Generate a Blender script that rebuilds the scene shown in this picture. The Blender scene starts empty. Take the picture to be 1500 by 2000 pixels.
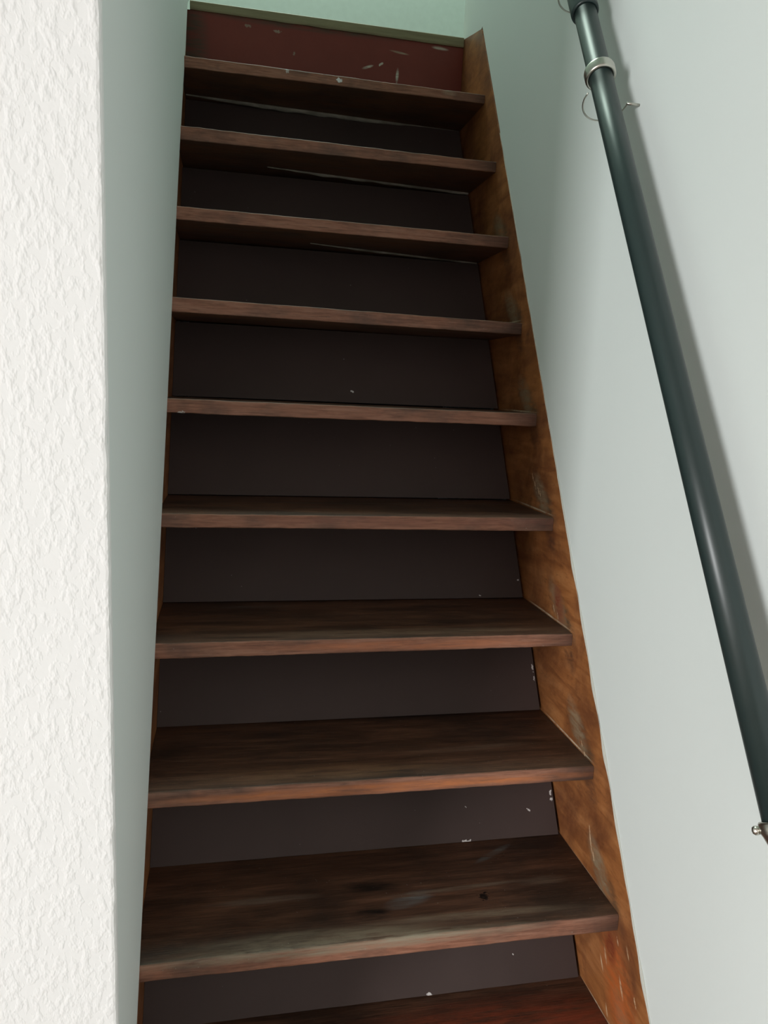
import bpy, bmesh, math, random
from mathutils import Vector, Matrix, noise

scene = bpy.context.scene
col = scene.collection

# ------------------------------------------------------------------ camera
YAW, PITCH, ROLL, FPX = 0.203934614, -0.161525961, 0.0436652809, 1444.34821
CAM = Vector((0.125111558, -0.862541984, 1.03120010))
cy, sy, cp, sp = math.cos(YAW), math.sin(YAW), math.cos(PITCH), math.sin(PITCH)
cr, sr = math.cos(ROLL), math.sin(ROLL)
fwd = Vector((sy * cp, cy * cp, sp)); r0 = Vector((cy, -sy, 0)); u0 = r0.cross(fwd)
rgt = cr * r0 + sr * u0; upv = -sr * r0 + cr * u0
cam_data = bpy.data.cameras.new('camera'); cam = bpy.data.objects.new('camera', cam_data); col.objects.link(cam)
cam_data.sensor_fit = 'VERTICAL'; cam_data.sensor_height = 36.0; cam_data.lens = FPX / 2000 * 36
cam_data.clip_start = 0.02
mw = Matrix((rgt, upv, -fwd)).transposed().to_4x4(); mw.translation = CAM
cam.matrix_world = mw
scene.camera = cam

# ------------------------------------------------------------------ light
scene.view_settings.view_transform = 'Standard'
scene.view_settings.look = 'None'
scene.view_settings.gamma = 1.0
scene.view_settings.exposure = 0.0
scene.view_settings.use_curve_mapping = False
world = bpy.data.worlds.new('sky'); scene.world = world; world.use_nodes = True
bg = world.node_tree.nodes['Background']
bg.inputs[0].default_value = (0.75, 0.87, 1.0, 1); bg.inputs[1].default_value = 1.0


def area(name, loc, target, w, h, power, color):
    ld = bpy.data.lights.new(name, 'AREA'); ld.shape = 'RECTANGLE'; ld.size = w; ld.size_y = h
    ld.energy = power; ld.color = color
    o = bpy.data.objects.new(name, ld); col.objects.link(o); o.location = loc
    o.rotation_euler = (Vector(target) - Vector(loc)).to_track_quat('-Z', 'Y').to_euler()
    return o


# daylight through the window of the room behind the camera, and through the roof window upstairs
area('daylight_room_window', (-3.56, -2.85, 0.85), (0, -2.85, 0.85), 1.15, 1.25, 200, (0.975, 0.985, 0.985))
area('daylight_roof_window', (0.35, 2.1, 4.25), (0.38, 2.05, 2), 1.2, 0.8, 46, (0.80, 1.0, 0.88))

# ------------------------------------------------------------------ dimensions
W, G, R, D, T = 0.7517, 0.12332, 0.2, 0.22613, 0.0274
SL = R / G
HS = 0.0761
ZF = -0.6           # lower floor
ZC = 1.85           # ceiling of the lower room
ZL = 2.0            # landing (underside of its nosing)
YR = 9 * G + D      # last riser


# ------------------------------------------------------------------ material helpers
class NT:
    def __init__(self, name):
        self.m = bpy.data.materials.new(name); self.m.use_nodes = True
        self.t = self.m.node_tree; self.b = self.t.nodes['Principled BSDF']
        self.tc = self.n('ShaderNodeTexCoord')

    def n(self, kind, **kw):
        nd = self.t.nodes.new(kind)
        for k, v in kw.items(): setattr(nd, k, v)
        return nd

    def l(self, a, b): self.t.links.new(a, b)

    def coords(self, scale=(1, 1, 1), loc=(0, 0, 0), rot=(0, 0, 0)):
        mp = self.n('ShaderNodeMapping'); self.l(self.tc.outputs['Object'], mp.inputs[0])
        mp.inputs['Scale'].default_value = scale; mp.inputs['Location'].default_value = loc
        mp.inputs['Rotation'].default_value = rot
        return mp.outputs[0]

    def noise(self, vec, scale=5, detail=4, rough=0.55, dist=0):
        nd = self.n('ShaderNodeTexNoise'); self.l(vec, nd.inputs['Vector'])
        nd.inputs['Scale'].default_value = scale; nd.inputs['Detail'].default_value = detail
        nd.inputs['Roughness'].default_value = rough; nd.inputs['Distortion'].default_value = dist
        return nd.outputs[0]

    def ramp(self, fac, stops):
        nd = self.n('ShaderNodeValToRGB'); self.l(fac, nd.inputs[0]); el = nd.color_ramp.elements
        while len(el) < len(stops): el.new(0.5)
        for e, (p, c) in zip(el, stops):
            e.position = p; e.color = (*c, 1) if not isinstance(c, (int, float)) else (c, c, c, 1)
        return nd.outputs[0]

    def mix(self, fac, a, b, mode='MIX'):
        nd = self.n('ShaderNodeMix', data_type='RGBA', blend_type=mode)
        for s, v in ((nd.inputs[0], fac), (nd.inputs[6], a), (nd.inputs[7], b)):
            if isinstance(v, (int, float)): s.default_value = v
            elif isinstance(v, tuple): s.default_value = (*v, 1)
            else: self.l(v, s)
        return nd.outputs[2]

    def math(self, op, a, b=0.0, c=None):
        nd = self.n('ShaderNodeMath', operation=op)
        for s, v in zip(nd.inputs, (a, b, c)):
            if v is None: continue
            if isinstance(v, (int, float)): s.default_value = v
            else: self.l(v, s)
        return nd.outputs[0]

    def marks(self, base, marks, streak=(8, 70, 70), rotv=(0, 0, 0)):
        """worn spots: (centre, radii, angle about x or y, colour, strength) in the stair's own coordinates"""
        nz = self.n('ShaderNodeTexNoise'); self.l(self.tc.outputs['Object'], nz.inputs['Vector'])
        nz.inputs['Scale'].default_value = 230; nz.inputs['Detail'].default_value = 3
        nb = self.noise(self.tc.outputs['Object'], 420, 2)
        br = self.ramp(self.noise(self.coords(streak, (2, 2, 2), rotv), 1.4, 6, 0.7, 0.3), [(0.33, 0.0), (0.60, 1.0)])
        out = base
        for c, r, rot, colr, st in marks:
            mp = self.n('ShaderNodeMapping', vector_type='TEXTURE'); self.l(self.tc.outputs['Object'], mp.inputs[0])
            mp.inputs['Location'].default_value = c; mp.inputs['Rotation'].default_value = rot
            mp.inputs['Scale'].default_value = r
            ln = self.n('ShaderNodeVectorMath', operation='LENGTH'); self.l(mp.outputs[0], ln.inputs[0])
            if min(sorted(r)[1:]) > 0.0105 or sorted(r)[-1] > 0.05:   # broad worn zone: soft and broken up along the grain
                f = self.math('MULTIPLY', self.math('SUBTRACT', 1.05, ln.outputs['Value']), 1.8)
                f = self.math('MINIMUM', self.math('MAXIMUM', f, 0), 1)
                f = self.math('MULTIPLY', f, br); f = self.math('MULTIPLY', f, min(1.0, st * 1.25))
            else:
                f = self.math('ADD', ln.outputs['Value'], self.math('MULTIPLY', nz.outputs[0], 2.6))
                f = self.math('SUBTRACT', 2.25, f)
                f = self.math('MULTIPLY', f, 4 * st); f = self.math('MINIMUM', f, st); f = self.math('MAXIMUM', f, 0)
                f = self.math('MULTIPLY', f, self.math('ADD', nb, 0.4))
            f = self.math('MINIMUM', f, 1.0)
            out = self.mix(f, out, colr)
        return out

    def bump(self, h, strength=0.3, dist=0.002, normal=None):
        nd = self.n('ShaderNodeBump'); self.l(h, nd.inputs['Height'])
        nd.inputs['Strength'].default_value = strength; nd.inputs['Distance'].default_value = dist
        if normal is not None: self.l(normal, nd.inputs['Normal'])
        return nd.outputs[0]

    def done(self, color, rough=0.5, normal=None, metal=0.0, spec=0.5):
        for s, v in ((self.b.inputs['Base Color'], color), (self.b.inputs['Roughness'], rough)):
            if isinstance(v, (int, float)): s.default_value = v
            elif isinstance(v, tuple): s.default_value = (*v, 1)
            else: self.l(v, s)
        self.b.inputs['Metallic'].default_value = metal
        self.b.inputs['Specular IOR Level'].default_value = spec
        if normal is not None: self.l(normal, self.b.inputs['Normal'])
        return self.m


def mat_tread():
    n = NT('dark_worn_wood')
    g1 = n.noise(n.coords((1.2, 14, 14)), 4, 8, 0.6, 0.6)
    g2 = n.noise(n.coords((6, 120, 120)), 3, 5, 0.6, 0.3)
    base = n.ramp(g1, [(0.28, (0.050, 0.024, 0.015)), (0.5, (0.108, 0.049, 0.028)), (0.75, (0.19, 0.088, 0.050))])
    base = n.mix(n.ramp(g2, [(0.40, 0.0), (0.75, 0.55)]), base, (0.030, 0.017, 0.012))
    # dark blotches scattered at random over the wood
    blot = n.noise(n.coords((2.2, 5, 5), (3, 1, 2)), 2.2, 5, 0.6)
    base = n.mix(n.ramp(blot, [(0.45, 0.0), (0.66, 0.75)]), base, (0.026, 0.017, 0.013))
    # front faces: redder and lighter than the rest, picked by their normal
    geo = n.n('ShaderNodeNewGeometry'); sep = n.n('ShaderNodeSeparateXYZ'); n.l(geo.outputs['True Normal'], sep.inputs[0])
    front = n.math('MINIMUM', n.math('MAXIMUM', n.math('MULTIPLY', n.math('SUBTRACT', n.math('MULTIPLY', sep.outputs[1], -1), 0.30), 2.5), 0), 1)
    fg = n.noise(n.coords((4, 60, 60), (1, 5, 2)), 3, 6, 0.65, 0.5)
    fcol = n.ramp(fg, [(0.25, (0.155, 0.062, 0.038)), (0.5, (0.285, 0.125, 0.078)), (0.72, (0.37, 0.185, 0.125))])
    soot = n.noise(n.coords((5, 9, 9), (7, 1, 3)), 1.6, 4, 0.6)
    fcol = n.mix(n.ramp(soot, [(0.48, 0.0), (0.70, 0.65)]), fcol, (0.05, 0.040, 0.034))
    # fronts get darker towards the right end
    sx = n.n('ShaderNodeSeparateXYZ'); n.l(n.tc.outputs['Object'], sx.inputs[0])
    endm = n.math('MAXIMUM', n.math('MULTIPLY', n.math('SUBTRACT', sx.outputs[0], W - 0.09), 12), 0)
    fcol = n.mix(n.math('MINIMUM', n.math('MULTIPLY', endm, n.math('ADD', soot, 0.2)), 0.7), fcol, (0.045, 0.032, 0.026))
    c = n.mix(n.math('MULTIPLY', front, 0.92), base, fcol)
    under = n.math('MAXIMUM', n.math('MULTIPLY', sep.outputs[2], -1), 0)
    ucol = n.ramp(g1, [(0.3, (0.11, 0.050, 0.026)), (0.7, (0.19, 0.088, 0.046))])
    ucol = n.mix(n.ramp(soot, [(0.42, 0.0), (0.70, 0.7)]), ucol, (0.05, 0.036, 0.028))
    c = n.mix(under, c, ucol)
    pores = n.noise(n.coords((10, 330, 330), (3, 3, 1)), 2.2, 4, 0.7, 0.2)
    c = n.mix(n.ramp(pores, [(0.53, 0.0), (0.68, 0.55)]), c, (0.018, 0.011, 0.008))
    c = n.mix(n.ramp(pores, [(0.30, 0.35), (0.42, 0.0)]), c, (0.22, 0.14, 0.095))
    wh = (0.55, 0.55, 0.52)
    M = [
        # top tread: nail heads with filler and a scuffed right end
        ((0.243, 9 * G, 1.795), (0.005, 0.02, 0.005), (0, 0, 0), wh, 0.8),
        ((0.372, 9 * G, 1.788), (0.007, 0.02, 0.0065), (0, 0, 0), (0.7, 0.72, 0.72), 1.0),
        ((0.655, 9 * G, 1.790), (0.022, 0.02, 0.008), (0, 0, 0), (0.30, 0.24, 0.18), 0.7),
        ((0.35, 9 * G, 1.798), (0.35, 0.02, 0.0025), (0, 0, 0), (0.22, 0.20, 0.18), 0.35),
        # lowest whole tread: bleached nosing, knots, grey scrapes
        ((0.30, G, 0.198), (0.34, 0.018, 0.012), (0, 0, 0), (0.26, 0.21, 0.15), 0.8),
        ((0.25, G + 0.02, 0.2), (0.22, 0.022, 0.02), (0, 0, 0), (0.17, 0.125, 0.085), 0.7),
        ((0.35, G + 0.06, 0.2), (0.035, 0.02, 0.02), (0, 0, 0), (0.012, 0.008, 0.006), 0.8),
        ((0.36, G + 0.125, 0.2), (0.06, 0.02, 0.02), (0, 0, 0), (0.013, 0.009, 0.007), 0.7),
        ((0.545, G + 0.075, 0.2), (0.009, 0.010, 0.02), (0, 0, 0.2), (0.004, 0.003, 0.003), 1.0),
        ((0.42, G + 0.085, 0.2), (0.05, 0.018, 0.02), (0, 0, 0.3), (0.15, 0.155, 0.15), 0.6),
        ((0.60, G + 0.185, 0.2), (0.05, 0.008, 0.02), (0, 0, 0.5), (0.13, 0.13, 0.12), 0.7),
        ((0.50, G + 0.10, 0.2), (0.16, 0.006, 0.02), (0, 0, 0.04), (0.17, 0.12, 0.085), 0.7),
        ((0.52, G + 0.035, 0.2), (0.2, 0.010, 0.02), (0, 0, -0.03), (0.16, 0.11, 0.075), 0.7),
        ((0.18, G + 0.115, 0.2), (0.10, 0.010, 0.02), (0, 0, 0.0), (0.16, 0.11, 0.08), 0.6),
        ((0.66, G + 0.10, 0.2), (0.05, 0.014, 0.02), (0, 0, 0.0), (0.15, 0.10, 0.07), 0.6),
        # second: orange wear on the nosing
        ((0.40, 2 * G, 0.383), (0.40, 0.02, 0.010), (0, 0, 0), (0.46, 0.16, 0.06), 0.75),
        ((0.28, 2 * G + 0.035, 0.4), (0.24, 0.03, 0.02), (0, 0, 0), (0.17, 0.085, 0.045), 0.7),
        ((0.55, 2 * G + 0.09, 0.4), (0.14, 0.012, 0.02), (0, 0, 0.05), (0.15, 0.09, 0.06), 0.6),
        # third
        ((0.45, 3 * G, 0.585), (0.28, 0.02, 0.010), (0, 0, 0), (0.42, 0.15, 0.07), 0.65),
        ((0.40, 3 * G + 0.035, 0.6), (0.32, 0.02, 0.02), (0, 0, 0), (0.16, 0.095, 0.06), 0.7),
        ((0.16, 3 * G + 0.205, 0.6), (0.10, 0.008, 0.02), (0, 0, 0), (0.12, 0.11, 0.10), 0.4),
        # sixth and above
        ((0.45, 4 * G, 0.788), (0.36, 0.02, 0.012), (0, 0, 0), (0.22, 0.085, 0.06), 0.35),
        ((0.22, 4 * G + 0.02, 0.8), (0.16, 0.018, 0.02), (0, 0, 0), (0.10, 0.07, 0.055), 0.6),
        ((0.025, 5 * G, 0.975), (0.008, 0.02, 0.003), (0, 0, 0), wh, 0.8),
        # bottom tread: redder, less worn varnish
        ((0.55, 0.12, 0.0), (0.36, 0.09, 0.02), (0, 0, 0), (0.24, 0.055, 0.026), 0.85),
        ((0.56, 0.10, 0.0), (0.07, 0.05, 0.02), (0, 0, 0.4), (0.36, 0.13, 0.06), 0.7),
    ]
    c = n.marks(c, M)
    spk = n.noise(n.coords((1, 1, 1), (2, 3, 1)), 190, 1, 0.5)
    spm = n.ramp(spk, [(0.79, 0.0), (0.80, 0.5)])
    c = n.mix(spm, c, (0.28, 0.26, 0.23))
    rg = n.ramp(g1, [(0.3, 0.42), (0.7, 0.60)])
    h = n.math('ADD', n.math('MULTIPLY', g2, 0.6), n.math('MULTIPLY', g1, 0.8))
    return n.done(c, rg, n.bump(h, 0.45, 0.0015), spec=0.28)


def mat_stringer():
    n = NT('orange_varnished_wood')
    # grain runs along the slope
    ang = math.atan2(SL, 1)
    g = n.noise(n.coords((30, 6, 30), (0, 0, 0), (-ang, 0, 0)), 1.5, 7, 0.6, 0.5)
    c = n.ramp(g, [(0.25, (0.17, 0.055, 0.018)), (0.5, (0.32, 0.120, 0.038)), (0.75, (0.44, 0.190, 0.070))])
    b = n.noise(n.coords((3, 3, 3), (5, 2, 1)), 3.0, 5, 0.65, 0.4)
    c = n.mix(n.ramp(b, [(0.42, 0.0), (0.66, 0.75)]), c, (0.105, 0.030, 0.011))
    f = n.noise(n.coords((60, 22, 60), (1, 1, 1), (-ang, 0, 0)), 1.8, 4, 0.7, 0.4)
    c = n.mix(n.ramp(f, [(0.60, 0.0), (0.72, 0.6)]), c, (0.07, 0.028, 0.014))
    # dirty rubbed zones just above each tread
    M = []
    random.seed(5)
    for k in range(0, 8):
        # rubbed grey-brown zone beside each nosing, darker patch under it, thin pale line where tread meets board
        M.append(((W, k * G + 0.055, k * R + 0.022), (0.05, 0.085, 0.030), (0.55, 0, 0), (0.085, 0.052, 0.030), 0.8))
        M.append(((W, k * G + 0.075, k * R + 0.035), (0.05, 0.065, 0.026), (0.75, 0, 0), (0.42, 0.30, 0.18), 0.42))
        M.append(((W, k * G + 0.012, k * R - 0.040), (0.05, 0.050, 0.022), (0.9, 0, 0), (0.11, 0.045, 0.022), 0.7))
        M.append(((W, k * G + 0.11, k * R + 0.001), (0.05, 0.115, 0.0022), (0, 0, 0), (0.60, 0.50, 0.36), 0.75))
    M.append(((W, 0.44, 0.635), (0.05, 0.05, 0.022), (1.0, 0, 0), (0.22, 0.035, 0.012), 0.7))
    M.append(((W, 0.10, 0.075), (0.05, 0.12, 0.055), (1.0, 0, 0), (0.46, 0.115, 0.028), 0.75))
    M.append(((W, 0.14, 0.13), (0.05, 0.035, 0.02), (1.2, 0, 0), (0.16, 0.028, 0.012), 0.8))
    for yy, zz, a, s in ((0.097, 0.090, 1.05, 1.5), (0.089, 0.160, 1.0, 0.9), (0.131, 0.016, 1.1, 1), (0.161, 0.082, 1.0, 1.1), (0.152, 0.105, 1.1, 1.3),
                         (0.055, 0.099, 1.0, .8), (0.12, 0.155, 1, .7), (0.237, 0.263, 1.2, 1.2), (0.231, 0.252, 1.2, 1.0), (0.243, 0.280, 1.2, .7), (0.222, 0.243, 1.1, .8),
                         (0.285, 0.40, 1.1, .7), (0.30, 0.415, 1.0, .6), (0.46, 0.62, 1.0, .7), (0.44, 0.61, 1.1, .6), (0.60, 0.85, 1.0, .8), (0.58, 0.84, 1.0, .7), (0.57, 0.835, 1.1, .7), (0.615, 0.865, 1.0, .8)):
        M.append(((W, yy, zz), (0.02, 0.013 * s, 0.0024 * s), (a, 0, 0), (0.62, 0.42, 0.26), 0.85))
    c = n.marks(c, M, (60, 22, 60), (-ang, 0, 0))
    return n.done(c, n.ramp(b, [(0.3, 0.38), (0.7, 0.55)]), n.bump(n.math('ADD', g, f), 0.3, 0.001), spec=0.45)


def mat_riser():
    n = NT('brown_grey_paint')
    a = n.noise(n.coords((1, 1, 1)), 3, 4, 0.5)
    c = n.ramp(a, [(0.3, (0.064, 0.045, 0.041)), (0.7, (0.080, 0.055, 0.050))])
    s = n.noise(n.coords((1, 1, 1), (4, 4, 4)), 150, 1, 0.5)
    c = n.mix(n.ramp(s, [(0.82, 0.0), (0.83, 0.5)]), c, (0.40, 0.38, 0.36))
    wh = (0.75, 0.72, 0.70)
    M = []
    for x, y, z, a, b, r in ((0.394, 0.860, 1.027, 0.0050, 0.0022, 0.5), (0.561, 0.351, 0.204, 0.0100, 0.0035, 0.0), (0.468, 0.225, 0.002, 0.0045, 0.0035, 0.3),
                             (0.692, 0.376, 0.244, 0.0045, 0.0020, 0.7), (0.566, 0.384, 0.255, 0.0030, 0.0016, 0.6), (0.7410, 0.391, 0.268, 0.0030, 0.0040, 0.0),
                             (0.7412, 0.386, 0.258, 0.0028, 0.0034, 0.0), (0.7425, 0.518, 0.473, 0.0022, 0.0070, 0.0), (0.7425, 0.507, 0.455, 0.0020, 0.0050, 0.0),
                             (0.7400, 0.618, 0.635, 0.0025, 0.0025, 0.3), (0.649, 0.600, 0.606, 0.0022, 0.0014, 0.5), (0.627, 0.252, 0.042, 0.0020, 0.0013, 0.6)):
        M.append(((x, y, z), (a, 0.02, b), (0, r, 0), wh, 0.9))
    c = n.marks(c, M)
    hb = n.noise(n.coords((1, 1, 1)), 260, 2, 0.5)
    return n.done(c, 0.48, n.bump(hb, 0.12, 0.0008), spec=0.12)


def mat_red():
    n = NT('maroon_paint')
    a = n.noise(n.coords((1, 1, 1)), 6, 4, 0.6)
    c = n.ramp(a, [(0.3, (0.160, 0.027, 0.018)), (0.7, (0.195, 0.036, 0.025))])
    wh = (0.62, 0.62, 0.52)
    br = (0.055, 0.045, 0.028)
    M = [
        ((0.00, YR, 1.90), (0.052, 0.03, 0.16), (0, 0, 0), br, 0.95),
        ((0.30, YR, 1.999), (0.30, 0.03, 0.014), (0, 0, 0), br, 0.8),
        ((0.478, YR, 1.917), (0.018, 0.03, 0.004), (0, -0.35, 0), wh, 1.0),
        ((0.515, YR, 1.928), (0.008, 0.03, 0.004), (0, -0.5, 0), wh, 0.8),
        ((0.563, YR, 1.905), (0.0048, 0.03, 0.021), (0, 0.05, 0), wh, 1.0),
        ((0.563, YR, 1.868), (0.0038, 0.03, 0.014), (0, 0.0, 0), wh, 0.5),
        ((0.566, YR, 1.965), (0.030, 0.03, 0.003), (0, 0.08, 0), (0.40, 0.36, 0.26), 0.9),
        ((0.683, YR, 1.990), (0.026, 0.03, 0.005), (0, 0.05, 0), wh, 1.0),
        ((0.230, YR, 1.976), (0.010, 0.03, 0.004), (0, 0, 0), (0.32, 0.28, 0.22), 0.8),
        ((0.150, YR, 1.980), (0.010, 0.03, 0.004), (0, 0, 0), (0.30, 0.26, 0.2), 0.7),
        ((0.275, YR, 1.927), (0.003, 0.03, 0.006), (0, 0.3, 0), (0.3, 0.28, 0.22), 0.7),
        ((0.470, YR, 1.872), (0.009, 0.03, 0.003), (0, 0.3, 0), (0.3, 0.24, 0.18), 0.6),
    ]
    c = n.marks(c, M)
    return n.done(c, 0.5, n.bump(a, 0.1, 0.001), spec=0.35)


def mat_nosing():
    n = NT('drab_olive_wood')
    a = n.noise(n.coords((3, 40, 40)), 3, 5, 0.6)
    c = n.ramp(a, [(0.3, (0.20, 0.17, 0.095)), (0.7, (0.28, 0.25, 0.145))])
    return n.done(c, 0.55, n.bump(a, 0.2, 0.001), spec=0.4)


def mat_dust():
    n = NT('dusty_batten_wood')
    a = n.noise(n.coords((8, 60, 60)), 3, 5, 0.7)
    b = n.noise(n.coords((4, 4, 4), (2, 1, 0)), 2, 3, 0.6)
    c = n.mix(n.ramp(b, [(0.35, 0.0), (0.65, 1.0)]), (0.10, 0.085, 0.065), (0.34, 0.31, 0.26))
    c = n.mix(n.ramp(a, [(0.4, 0.0), (0.7, 0.5)]), c, (0.06, 0.05, 0.04))
    return n.done(c, 0.8, n.bump(a, 0.4, 0.001), spec=0.2)


def mat_side_wall():
    n = NT('smooth_grey_green_wall_paint')
    a = n.noise(n.coords((1, 1, 1)), 1.2, 3, 0.5)
    c = n.ramp(a, [(0.3, (0.70, 0.745, 0.725)), (0.7, (0.72, 0.765, 0.745))])
    h = n.noise(n.coords((1, 1, 0.35)), 190, 3, 0.6)
    h2 = n.noise(n.coords((1, 1, 1)), 5, 2, 0.5)
    hh = n.math('ADD', h, n.math('MULTIPLY', h2, 3.0))
    return n.done(c, 0.62, n.bump(hh, 0.10, 0.0012), spec=0.3)


def mat_plaster():
    n = NT('white_rough_plaster')
    v = n.coords((1, 1.0, 0.55), (0, 0, 0), (0, 0.55, 0))
    h1 = n.noise(v, 135, 2, 0.5, 0.0)
    h2 = n.noise(n.coords((1, 1, 1), (3, 3, 3)), 38, 3, 0.5, 0.4)
    hr = n.ramp(h1, [(0.46, 0.0), (0.80, 1.0)])
    hh = n.math('ADD', hr, n.math('MULTIPLY', h2, 0.7))
    return n.done((0.80, 0.80, 0.79), 0.75, n.bump(hh, 0.38, 0.0030), spec=0.2)


def mat_plain(name, c, rough=0.6, metal=0.0, spec=0.4, bump=None):
    n = NT(name)
    a = n.noise(n.coords(), 40, 3, 0.5)
    cc = n.mix(n.ramp(a, [(0.3, 0.0), (0.7, 1.0)]), tuple(x * 0.94 for x in c), c)
    return n.done(cc, rough, n.bump(a, bump or 0.03, 0.001), metal, spec)


M_TREAD, M_STR, M_RIS, M_RED, M_NOS, M_DUST = mat_tread(), mat_stringer(), mat_riser(), mat_red(), mat_nosing(), mat_dust()
M_SIDE, M_PLAST = mat_side_wall(), mat_plaster()
M_ROOM = mat_plain('white_room_paint', (0.56, 0.53, 0.51), 0.8)
M_UP = mat_plain('pale_upstairs_paint', (0.50, 0.55, 0.52), 0.8)
M_FLOOR = mat_plain('oak_brown_floor', (0.16, 0.10, 0.06), 0.5)
M_DARK = mat_plain('dark_brown_underside', (0.04, 0.03, 0.025), 0.8)
M_RAIL = mat_plain('black_green_tube_paint', (0.018, 0.032, 0.031), 0.37, 0.0, 0.55, 0.02)
M_STEEL = mat_plain('brushed_steel', (0.62, 0.60, 0.54), 0.30, 1.0, 0.5, 0.05)
M_BEAD = mat_plain('cream_filler', (0.52, 0.52, 0.47), 0.7, 0, 0.3, 0.3)
M_FRAME = mat_plain('white_window_frame', (0.8, 0.8, 0.8), 0.4)
gm = NT('window_glass'); gm.b.inputs['Transmission Weight'].default_value = 1.0
gm.b.inputs['IOR'].default_value = 1.0; gm.done((1, 1, 1), 0.0); M_GLASS = gm.m


# ------------------------------------------------------------------ mesh helpers
def link(name, bm, mat, parent=None, smooth=False, label=None):
    bmesh.ops.recalc_face_normals(bm, faces=bm.faces[:])
    me = bpy.data.meshes.new(name); bm.to_mesh(me); bm.free()
    for m in (mat if isinstance(mat, list) else [mat]): me.materials.append(m)
    if smooth:
        for p in me.polygons: p.use_smooth = True
    o = bpy.data.objects.new(name, me); col.objects.link(o)
    if parent is not None: o.parent = parent
    if label: o['label'] = label
    return o


def struct(o): o['kind'] = 'structure'; return o


def box(bm, x0, x1, y0, y1, z0, z1):
    vs = [bm.verts.new(p) for p in ((x0, y0, z0), (x1, y0, z0), (x1, y1, z0), (x0, y1, z0), (x0, y0, z1), (x1, y0, z1), (x1, y1, z1), (x0, y1, z1))]
    for f in ((0, 3, 2, 1), (4, 5, 6, 7), (0, 1, 5, 4), (1, 2, 6, 5), (2, 3, 7, 6), (3, 0, 4, 7)):
        bm.faces.new([vs[i] for i in f])
    return vs


def prism(bm, poly, x0, x1):
    """closed (y, z) outline extruded from x0 to x1"""
    a = [bm.verts.new((x0, y, z)) for y, z in poly]; b = [bm.verts.new((x1, y, z)) for y, z in poly]
    bm.faces.new(a); bm.faces.new(b[::-1]); n = len(poly)
    for i in range(n): bm.faces.new((a[i], b[i], b[(i + 1) % n], a[(i + 1) % n]))


def slope_pts(h, y0, y1, n, amp, seed):
    out = []
    for i in range(n + 1):
        y = y0 + (y1 - y0) * i / n
        w = (noise.noise(Vector((y * 9, seed, 0))) + 0.6 * noise.noise(Vector((y * 45, seed, 3)))) * amp
        out.append((y, SL * y + h + w))
    return out


def sweep(bm, pts, rad, seg=24, cap=True, phase=0):
    """tube along a polyline with radius per point"""
    rings = []
    for i, p in enumerate(pts):
        a = pts[max(i - 1, 0)]; b = pts[min(i + 1, len(pts) - 1)]
        t = (b - a).normalized(); ref = Vector((1, 0, 0)) if abs(t.x) < 0.9 else Vector((0, 0, 1))
        s = t.cross(ref).normalized(); q = t.cross(s).normalized(); r = rad[i] if isinstance(rad, (list, tuple)) else rad
        rings.append([bm.verts.new(p + r * (math.cos(2 * math.pi * k / seg) * s + math.sin(2 * math.pi * k / seg) * q)) for k in range(seg)])
    for A, B in zip(rings, rings[1:]):
        for k in range(seg): bm.faces.new((A[k], A[(k + 1) % seg], B[(k + 1) % seg], B[k]))
    if cap: bm.faces.new(rings[0][::-1]); bm.faces.new(rings[-1])


def lathe(bm, prof, origin, axis, seg=40):
    """closed profile of (radius, distance along axis) revolved about the axis"""
    t = axis.normalized(); ref = Vector((1, 0, 0)) if abs(t.x) < 0.9 else Vector((0, 0, 1))
    s = t.cross(ref).normalized(); q = t.cross(s).normalized(); rings = []
    for r, d in prof:
        rings.append([bm.verts.new(origin + t * d + r * (math.cos(2 * math.pi * k / seg) * s + math.sin(2 * math.pi * k / seg) * q)) for k in range(seg)])
    n = len(rings)
    for i in range(n):
        A, B = rings[i], rings[(i + 1) % n]
        for k in range(seg): bm.faces.new((A[k], A[(k + 1) % seg], B[(k + 1) % seg], B[k]))


# ------------------------------------------------------------------ the setting
YC = -0.075       # face of the wall the stairwell opens in
XR = W + 0.003    # plaster face right
LB = 0.44         # depth of the stringers below the nosing line
TOP = 4.35

# left wall of the stairwell: solid core, plaster above the stringer and below it
bm = bmesh.new()
box(bm, -0.16, -0.045, YC + 0.02, YR + 0.02, ZF, TOP)
up = [(YC, SL * YC - 0.004)] + slope_pts(-0.004, YC + 0.001, 0.96, 150, 0.0022, 2.0) + [(1.08, SL * 1.08 - 0.028), (1.16, SL * 1.16 - 0.05), (1.24, SL * 1.24 - 0.04), (YR + 0.02, 2.035), (YR + 0.02, TOP), (YC, TOP)]
prism(bm, up, -0.045, 0.0)
low = [(YC, ZF), (YR + 0.02, ZF), (YR + 0.02, SL * (YR + .02) - LB), (YC, SL * YC - LB)]
low = [(max(-0.075, (ZF + LB) / SL), ZF), (YR + 0.02, ZF), (YR + 0.02, SL * (YR + .02) - LB - 0.003), (YC, SL * YC - LB - 0.003), (YC, ZF)]
prism(bm, low[1:], -0.045, -0.002)
struct(link('wall_left', bm, M_SIDE))

# right wall, running on past the camera
bm = bmesh.new()
box(bm, XR + 0.04, XR + 0.16, -4.55, YR + 0.02, ZF, TOP)
y0s = -0.40
up = [(-4.55, ZF), (y0s, ZF)] + [(y0s, SL * y0s + HS)] + slope_pts(HS, y0s + 0.01, YR - 0.156, 170, 0.0012, 5.0) + [(YR - 0.15, 1.986), (YR + 0.02, 2.028), (YR + 0.02, TOP), (-4.55, TOP)]
prism(bm, up, XR, XR + 0.04)
low = [((ZF + LB) / SL, ZF), (YR + 0.02, ZF), (YR + 0.02, SL * (YR + .02) - LB - 0.003)]
prism(bm, low, XR, XR + 0.04)
struct(link('wall_right', bm, M_SIDE))

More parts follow.
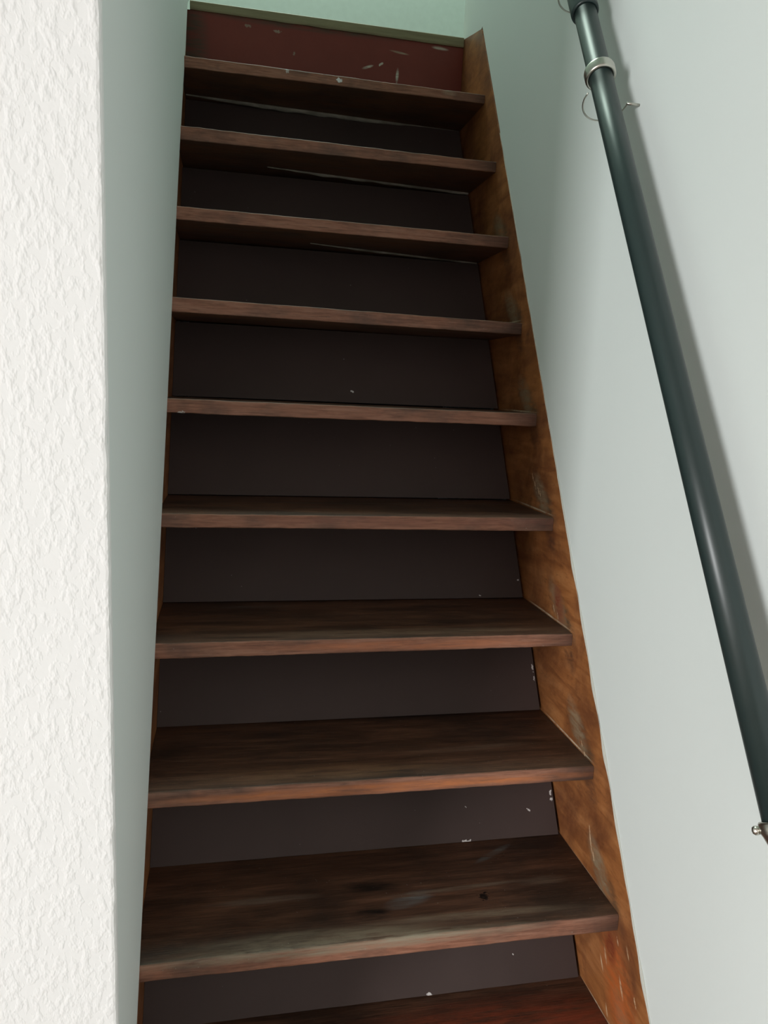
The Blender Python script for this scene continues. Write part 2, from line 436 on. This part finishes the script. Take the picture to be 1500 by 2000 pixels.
# textured wall beside the stairwell; its outside corner is slightly wavy, and the part over the opening
bm = bmesh.new()
prof = []
for i in range(241):
    z = ZF + (ZC + 0.2 - ZF) * i / 240
    prof.append((0.0004 + 0.0015 * noise.noise(Vector((z * 22, 1, 1))) + 0.0012 * noise.noise(Vector((z * 70, 4, 1))), z))
top_z = ZC + 0.2
rows = [(YC, 0.0), (YC + 0.012, 0.004)]
A = []
for x, z in prof:
    # front left, corner (rounded), return into the well
    A.append([bm.verts.new(p) for p in ((-3.62, YC - 0.004, z), (-0.30, YC - 0.004, z), (x - 0.004, YC - 0.004, z), (x - 0.0012, YC - 0.0032, z), (x + 0.0004, YC, z), (0.0003, YC + 0.012, z), (-0.02, YC + 0.019, z), (-3.62, YC + 0.019, z))])
for a, b in zip(A, A[1:]):
    for k in range(8): bm.faces.new((a[k], a[(k + 1) % 8], b[(k + 1) % 8], b[k]))
bm.faces.new(A[0]); bm.faces.new(A[-1][::-1])
struct(link('wall_front', bm, M_PLAST, smooth=False))
bm = bmesh.new()
box(bm, -3.62, -0.165, YC + 0.022, YC + 0.12, ZF, ZC + 0.2)
box(bm, 0.002, XR - 0.001, YC, YC + 0.10, ZC, TOP)
struct(link('wall_header', bm, M_ROOM))

# lower room: floor, ceiling, rear wall, window wall
bm = bmesh.new(); box(bm, -3.75, W + 0.2, -4.6, YR + 0.3, ZF - 0.1, ZF); struct(link('floor', bm, M_FLOOR))
bm = bmesh.new(); box(bm, -3.75, XR - 0.002, -4.6, YC - 0.006, ZC, ZC + 0.15); struct(link('ceiling', bm, M_ROOM))
bm = bmesh.new(); box(bm, -3.75, W + 0.2, -4.7, -4.56, ZF, ZC + 0.15); struct(link('wall_rear', bm, M_ROOM))
bm = bmesh.new()
wy0, wy1, wz0, wz1 = -3.48, -2.22, 0.18, 1.52
box(bm, -3.75, -3.63, -4.55, wy0, ZF, ZC); box(bm, -3.75, -3.63, wy1, YC + 0.12, ZF, ZC)
box(bm, -3.75, -3.63, wy0, wy1, ZF, wz0); box(bm, -3.75, -3.63, wy0, wy1, wz1, ZC)
struct(link('wall_window_side', bm, M_ROOM))
bm = bmesh.new()
for a, b, c, d in ((wy0, wy0 + .06, wz0, wz1), (wy1 - .06, wy1, wz0, wz1), (wy0 + .06, wy1 - .06, wz0, wz0 + .06), (wy0 + .06, wy1 - .06, wz1 - .06, wz1)):
    box(bm, -3.71, -3.66, a, b, c, d)
win = struct(link('window_1', bm, M_FRAME))
bm = bmesh.new(); box(bm, -3.69, -3.685, wy0 + .06, wy1 - .06, wz0 + .06, wz1 - .06); link('pane', bm, M_GLASS, win)

# upstairs: landing floor, far wall, side walls, ceiling with a roof window
UX0, UX1, UY1 = -0.9, 1.7, 2.55
bm = bmesh.new(); box(bm, UX0, UX1, YR + 0.05, UY1, 1.85, ZL + 0.018); struct(link('floor_upstairs', bm, M_FLOOR))
bm = bmesh.new(); box(bm, UX0, UX1, UY1, UY1 + 0.1, 1.85, TOP); struct(link('wall_back', bm, M_UP))
bm = bmesh.new(); box(bm, -0.2, W + 0.2, YR + 0.05, YR + 0.15, ZF, 1.845); struct(link('light_block_under_landing', bm, M_DARK))  # unseen, added to keep light out of the void behind the stairs
bm = bmesh.new(); box(bm, UX0 - 0.1, UX0, YR + 0.02, UY1, 1.85, TOP); box(bm, UX0, -0.165, YR - 0.06, YR + 0.02, 1.85, TOP)
struct(link('wall_upstairs_left', bm, M_UP))
bm = bmesh.new(); box(bm, UX1, UX1 + 0.1, YR + 0.02, UY1, 1.85, TOP); box(bm, XR + 0.165, UX1, YR - 0.06, YR + 0.02, 1.85, TOP)
struct(link('wall_upstairs_right', bm, M_UP))
bm = bmesh.new(); box(bm, UX0 - .1, UX1 + .1, YC, UY1 + 0.1, TOP + 0.002, TOP + 0.1); struct(link('ceiling_upstairs', bm, M_UP))

# ------------------------------------------------------------------ staircase
stair = bpy.data.objects.new('staircase', None); col.objects.link(stair)
stair['label'] = 'steep narrow staircase of dark worn brown wooden treads between two pale walls'
stair['category'] = 'staircase'

# measured unevenness of the old treads: height at the left and right end
DZ = {9: (-0.001, -0.003), 8: (0.004, 0.000), 7: (0.004, 0.0016), 6: (0.002, -0.0054), 5: (0.0004, -0.0012), 4: (-0.0014, -0.0032),
      3: (-0.0008, -0.0017), 2: (-0.0007, -0.0026), 1: (0.0021, 0.0022), 0: (0, 0), -1: (0, 0), -2: (0, 0)}
TH = {9: (0.0263, 0.021), 8: (0.0297, 0.0236), 7: (0.0277, 0.0263), 6: (0.0293, 0.0255), 5: (0.0272, 0.0269), 4: (0.0252, 0.027),
      3: (0.0278, 0.024), 2: (0.0267, 0.0254), 1: (0.0266, 0.029), 0: (T, T), -1: (T, T), -2: (T, T)}
BK = {4: 0.004, 3: 0.010, 2: 0.001, 1: -0.003, 0: -0.004}
LBL = {9: 'top tread with two whitish filled nail heads and a scuffed right end',
       4: 'tread with a reddish front edge and pale streaks on its left half',
       2: 'tread with bright orange wear along its front edge',
       1: 'wide tread with a bleached greyish nosing, knots and a small black spot',
       0: 'reddish varnished tread cut off by the bottom of the picture'}


def make_tread(k):
    bm = bmesh.new(); x0, x1 = -0.009, W - 0.0006; nx = 90
    y0 = k * G; dz = DZ[k]; th = TH[k]; back = y0 + D + BK.get(k, 0) + 0.012
    rings = []
    for i in range(nx + 1):
        x = x0 + (x1 - x0) * i / nx; s = i / nx
        z = k * R + dz[0] * (1 - s) + dz[1] * s; t = th[0] * (1 - s) + th[1] * s
        nz = lambda a, f, sd: a * noise.noise(Vector((x * f, k * 3.7, sd)))
        e1 = nz(0.0008, 14, 1) + nz(0.0006, 60, 2); e2 = nz(0.0008, 12, 5) + nz(0.0007, 55, 6); f1 = nz(0.0010, 6, 9)
        rr = 0.0045 if k in (1, 0, 2) else 0.003
        pr = []
        for a in range(5):      # rounded upper arris
            th_ = math.pi / 2 * a / 4
            pr.append((y0 + f1 + rr - rr * math.sin(th_), z + e1 - rr + rr * math.cos(th_)))
        r2 = 0.002
        for a in range(3):
            th_ = math.pi / 2 * a / 2
            pr.append((y0 + f1 + r2 - r2 * math.cos(th_), z - t + e2 + r2 - r2 * math.sin(th_)))
        mids = [back - (back - y0 - 0.02) * j / 6 for j in range(7)]
        under = [(m, z - t) for m in mids[::-1]]
        over = [(m, z) for m in mids]
        pr = pr + under + over
        rings.append([bm.verts.new((x, yy, zz)) for yy, zz in pr])
    n = len(rings[0])
    for A, B in zip(rings, rings[1:]):
        for j in range(n): bm.faces.new((A[j], A[(j + 1) % n], B[(j + 1) % n], B[j]))
    bm.faces.new(rings[0]); bm.faces.new(rings[-1][::-1])
    o = link('tread', bm, M_TREAD, stair, label=LBL.get(k))
    return o


for k in range(9, -3, -1): make_tread(k)


def make_riser(k):
    """board behind the treads, leaning back with the stair's pitch from tread k up to the underside of tread k+1;
    it stops a few mm short of the right stringer. The top one stands upright under the landing."""
    y = k * G + D + BK.get(k, 0)
    zb = k * R + 0.002 + max(DZ[k]); zt = (k + 1) * R - TH[min(k + 1, 9)][0] - 0.002
    lean = 1.0 / SL
    if k == 9: zt = ZL - 0.001; lean = 0.0
    dy = (zt - zb) * lean
    bm = bmesh.new(); x0, x1 = -0.009, (W - 0.006 if k < 9 else W - 0.001); n = 60
    rings = []
    for i in range(n + 1):
        x = x0 + (x1 - x0) * i / n
        e = 0.0006 * noise.noise(Vector((x * 20, k, 2)))
        rings.append([bm.verts.new(p) for p in ((x, y + e, zb), (x, y + dy + e, zt), (x, y + dy + 0.012, zt), (x, y + 0.012, zb))])
    for A, B in zip(rings, rings[1:]):
        for j in range(4): bm.faces.new((A[j], A[(j + 1) % 4], B[(j + 1) % 4], B[j]))
    bm.faces.new(rings[0]); bm.faces.new(rings[-1][::-1])
    return link('riser', bm, M_RED if k == 9 else M_RIS, stair, label='maroon top riser with white paint scrapes' if k == 9 else None)


risers = {k: make_riser(k) for k in range(9, -3, -1)}

# dusty battens under the three highest treads, not quite parallel to the nosing
for k, xa, xb, oa, ob, hh in ((9, -0.006, W - 0.004, 0.168, 0.2135, 0.0068), (8, 0.20, W - 0.006, 0.144, 0.202, 0.0042), (7, 0.30, W - 0.006, 0.134, 0.212, 0.0034)):
    bm = bmesh.new(); rings = []
    for i in range(101):
        s = i / 100; x = xa + (xb - xa) * s; f = (x + 0.009) / (W + 0.009)
        zu = k * R + DZ[k][0] * (1 - f) + DZ[k][1] * f - TH[k][0] * (1 - f) - TH[k][1] * f - 0.0006
        yy = k * G + oa + (ob - oa) * s + 0.0008 * noise.noise(Vector((x * 30, k, 0)))
        h = hh * (1 + 0.45 * noise.noise(Vector((x * 22, k, 5)))) * min(1.0, 0.35 + 2.5 * s)
        rings.append([bm.verts.new(p) for p in ((x, yy, zu), (x, yy, zu - h * 0.8), (x, yy + h * 0.5, zu - h * 1.2), (x, yy + h * 1.4, zu - h * 1.2), (x, yy + h * 1.8, zu))])
    for A_, B_ in zip(rings, rings[1:]):
        for j in range(5): bm.faces.new((A_[j], A_[(j + 1) % 5], B_[(j + 1) % 5], B_[j]))
    bm.faces.new(rings[0]); bm.faces.new(rings[-1][::-1])
    link('batten', bm, M_DUST, stair, label='thin dusty grey batten under a tread')

# stringers
y0s = -0.36
bm = bmesh.new()
yt = YR - 0.157
poly = [(max(y0s, 0), 0)]
zt_at = lambda y, h: SL * y + h
poly = [(y0s, ZF + 0.001), (y0s, zt_at(y0s, HS))] + slope_pts(HS - 0.002, y0s + 0.01, yt - 0.006, 160, 0.0010, 5.0) + [(yt, 1.981), (YR + 0.014, 2.026), (YR + 0.014, zt_at(YR + .014, -LB)), ((ZF + LB) / SL + 0.002, ZF + 0.001)]
prism(bm, poly, W, W + 0.036)
link('stringer', bm, M_STR, stair, label='orange-brown varnished stringer board along the right wall, scratched')
bm = bmesh.new()
yb = -0.10
poly = [(YC + .022, ZF + 0.001), (YC + .022, zt_at(YC + .022, -0.012))] + slope_pts(-0.0095, YC + 0.03, 0.95, 100, 0.0015, 2.0) + [(1.08, SL * 1.08 - 0.036), (1.16, SL * 1.16 - 0.058), (1.24, SL * 1.24 - 0.048), (YR + 0.014, 2.0), (YR + 0.014, zt_at(YR + .014, -LB)), (YC + 0.025, zt_at(YC + 0.025, -LB))]
prism(bm, poly, -0.042, -0.0095)
link('stringer', bm, M_STR, stair, label='narrow visible edge of the left stringer under the plaster')

# edge of the landing
bm = bmesh.new(); rings = []
for i in range(61):
    s = i / 60; x = 0.0005 + (W - 0.0025) * s; z0 = ZL - 0.0005; z1 = 2.0205 + 0.004 * s
    e = 0.0012 * noise.noise(Vector((x * 18, 8, 1))) - 0.0006
    rings.append([bm.verts.new(p) for p in ((x, YR - 0.004, z0 + e), (x, YR - 0.006, z0 + 0.003), (x, YR - 0.006, z1 - 0.002), (x, YR - 0.004, z1), (x, YR + 0.045, z1), (x, YR + 0.045, z0 + 0.0005))])
for A_, B_ in zip(rings, rings[1:]):
    for j in range(6): bm.faces.new((A_[j], A_[(j + 1) % 6], B_[(j + 1) % 6], B_[j]))
bm.faces.new(rings[0]); bm.faces.new(rings[-1][::-1])
link('landing_nosing', bm, M_NOS, stair, label='olive-tan edge board of the landing above the maroon riser')

# cream filler along the top of the right stringer
bm = bmesh.new()
pts = []
for i in range(220):
    y = -0.30 + (0.98 + 0.30) * i / 219
    w = (noise.noise(Vector((y * 9, 5.0, 0))) + 0.6 * noise.noise(Vector((y * 45, 5.0, 3)))) * 0.0012
    pts.append(Vector((XR - 0.0008, y, SL * y + HS - 0.0005 + w)))
rad = [max(0.0004, 0.0018 + 0.0024 * noise.noise(Vector((p.y * 34, 3, 3)))) * (1.0 if p.y < 0.5 else 0.6) for p in pts]
sweep(bm, pts, rad, 8)
struct(link('trim_1', bm, M_BEAD))

# ------------------------------------------------------------------ handrail
rail = bpy.data.objects.new('handrail', None); col.objects.link(rail)
rail['label'] = 'round dark green-black tubular handrail with steel collars on the right wall'
rail['category'] = 'handrail'
AX = Vector((0, 1, 1.63786)).normalized()
RX, RC, RHO = W - 0.055, 0.99669, 0.01849


def ax(y): return Vector((RX, y, RC + 1.63786 * y))


bm = bmesh.new(); sweep(bm, [ax(-0.243), ax(0.0), ax(0.2), ax(0.4315)], RHO, 64)
link('tube', bm, M_RAIL, rail, smooth=True)
bm = bmesh.new(); sweep(bm, [ax(0.432), ax(0.8), ax(1.15)], RHO * 1.0, 64)
link('tube', bm, M_RAIL, rail, smooth=True)
# dark sleeve joining the two tubes
bm = bmesh.new(); lathe(bm, [(RHO + .0002, 0.0), (RHO + 0.004, 0.002), (RHO + 0.0045, 0.006), (RHO + 0.0045, 0.05), (RHO + 0.004, 0.054), (RHO + .0002, 0.055)], ax(0.412), AX)
link('sleeve', bm, M_RAIL, rail, smooth=True)


def collar(y):
    bm = bmesh.new(); a = 0.0185
    lathe(bm, [(RHO + 0.0001, 0), (RHO + 0.0035, -0.0006), (RHO + 0.0055, 0.001), (RHO + 0.006, 0.004), (RHO + 0.0062, a - .004), (RHO + 0.0055, a - .001), (RHO + 0.0035, a + .0006), (RHO + .0001, a)], ax(y), AX, 64)
    return link('collar', bm, M_STEEL, rail, smooth=True, label='steel ring around the tube')


def clip(y):
    """open wire hoop behind the tube, its arm reaching the wall"""
    c = ax(y); e1 = Vector((1, 0, 0)); e2 = AX.cross(e1).normalized()
    if e2.y < 0: e2 = -e2
    rr = 0.0365; pts = []
    for i in range(41):
        a = math.radians(-1 + (195) * i / 40)
        pts.append(c + rr * (math.cos(a) * e1 + math.sin(a) * e2))
    bm = bmesh.new(); sweep(bm, pts, 0.0013, 10)
    h = link('wall_clip', bm, M_STEEL, rail, smooth=True, label='open steel wire hoop holding the tube to the wall')
    bm = bmesh.new(); p = c + rr * e1
    sweep(bm, [p - Vector((.001, 0, 0)), Vector((XR - 0.001, p.y, p.z))], 0.0022, 14)
    link('clip_arm', bm, M_STEEL, h, smooth=True)


collar(0.333)
clip(0.307); clip(0.441)
# lower end: steel collar with a domed cap and a side screw
bm = bmesh.new()
lathe(bm, [(0.0, -0.034), (0.004, -0.0335), (0.009, -0.031), (0.014, -0.026), (0.018, -0.020), (0.0205, -0.013), (0.0225, -0.009), (0.0232, -0.004), (0.0228, 0.0), (0.0215, 0.002), (0.0, 0.002)], ax(-0.243), AX, 64)
bmesh.ops.remove_doubles(bm, verts=bm.verts[:], dist=1e-6)
link('end_cap', bm, M_STEEL, rail, smooth=True, label='domed steel cap closing the lower end of the tube')
bm = bmesh.new()
pc = ax(-0.243) - AX * 0.006
SD = Vector((-0.73, 0.68, 0.0)); SD = (SD - AX * SD.dot(AX)).normalized()
lathe(bm, [(0.0, 0), (0.0040, 0), (0.0048, 0.002), (0.0048, 0.005), (0.0032, 0.0072), (0.0, 0.008)], pc + 0.0222 * SD, SD, 24)
bmesh.ops.remove_doubles(bm, verts=bm.verts[:], dist=1e-6)
link('screw', bm, M_STEEL, rail, smooth=True)
bm = bmesh.new()
sweep(bm, [pc + Vector((0.0225, 0, 0)), Vector((XR - 0.006, pc.y, pc.z))], 0.006, 18)
lathe(bm, [(0.0, 0), (0.026, 0), (0.026, -0.004), (0.022, -0.006), (0.0, -0.006)], Vector((XR, pc.y, pc.z)), Vector((1, 0, 0)), 32)
link('wall_bracket', bm, M_STEEL, rail, smooth=True)
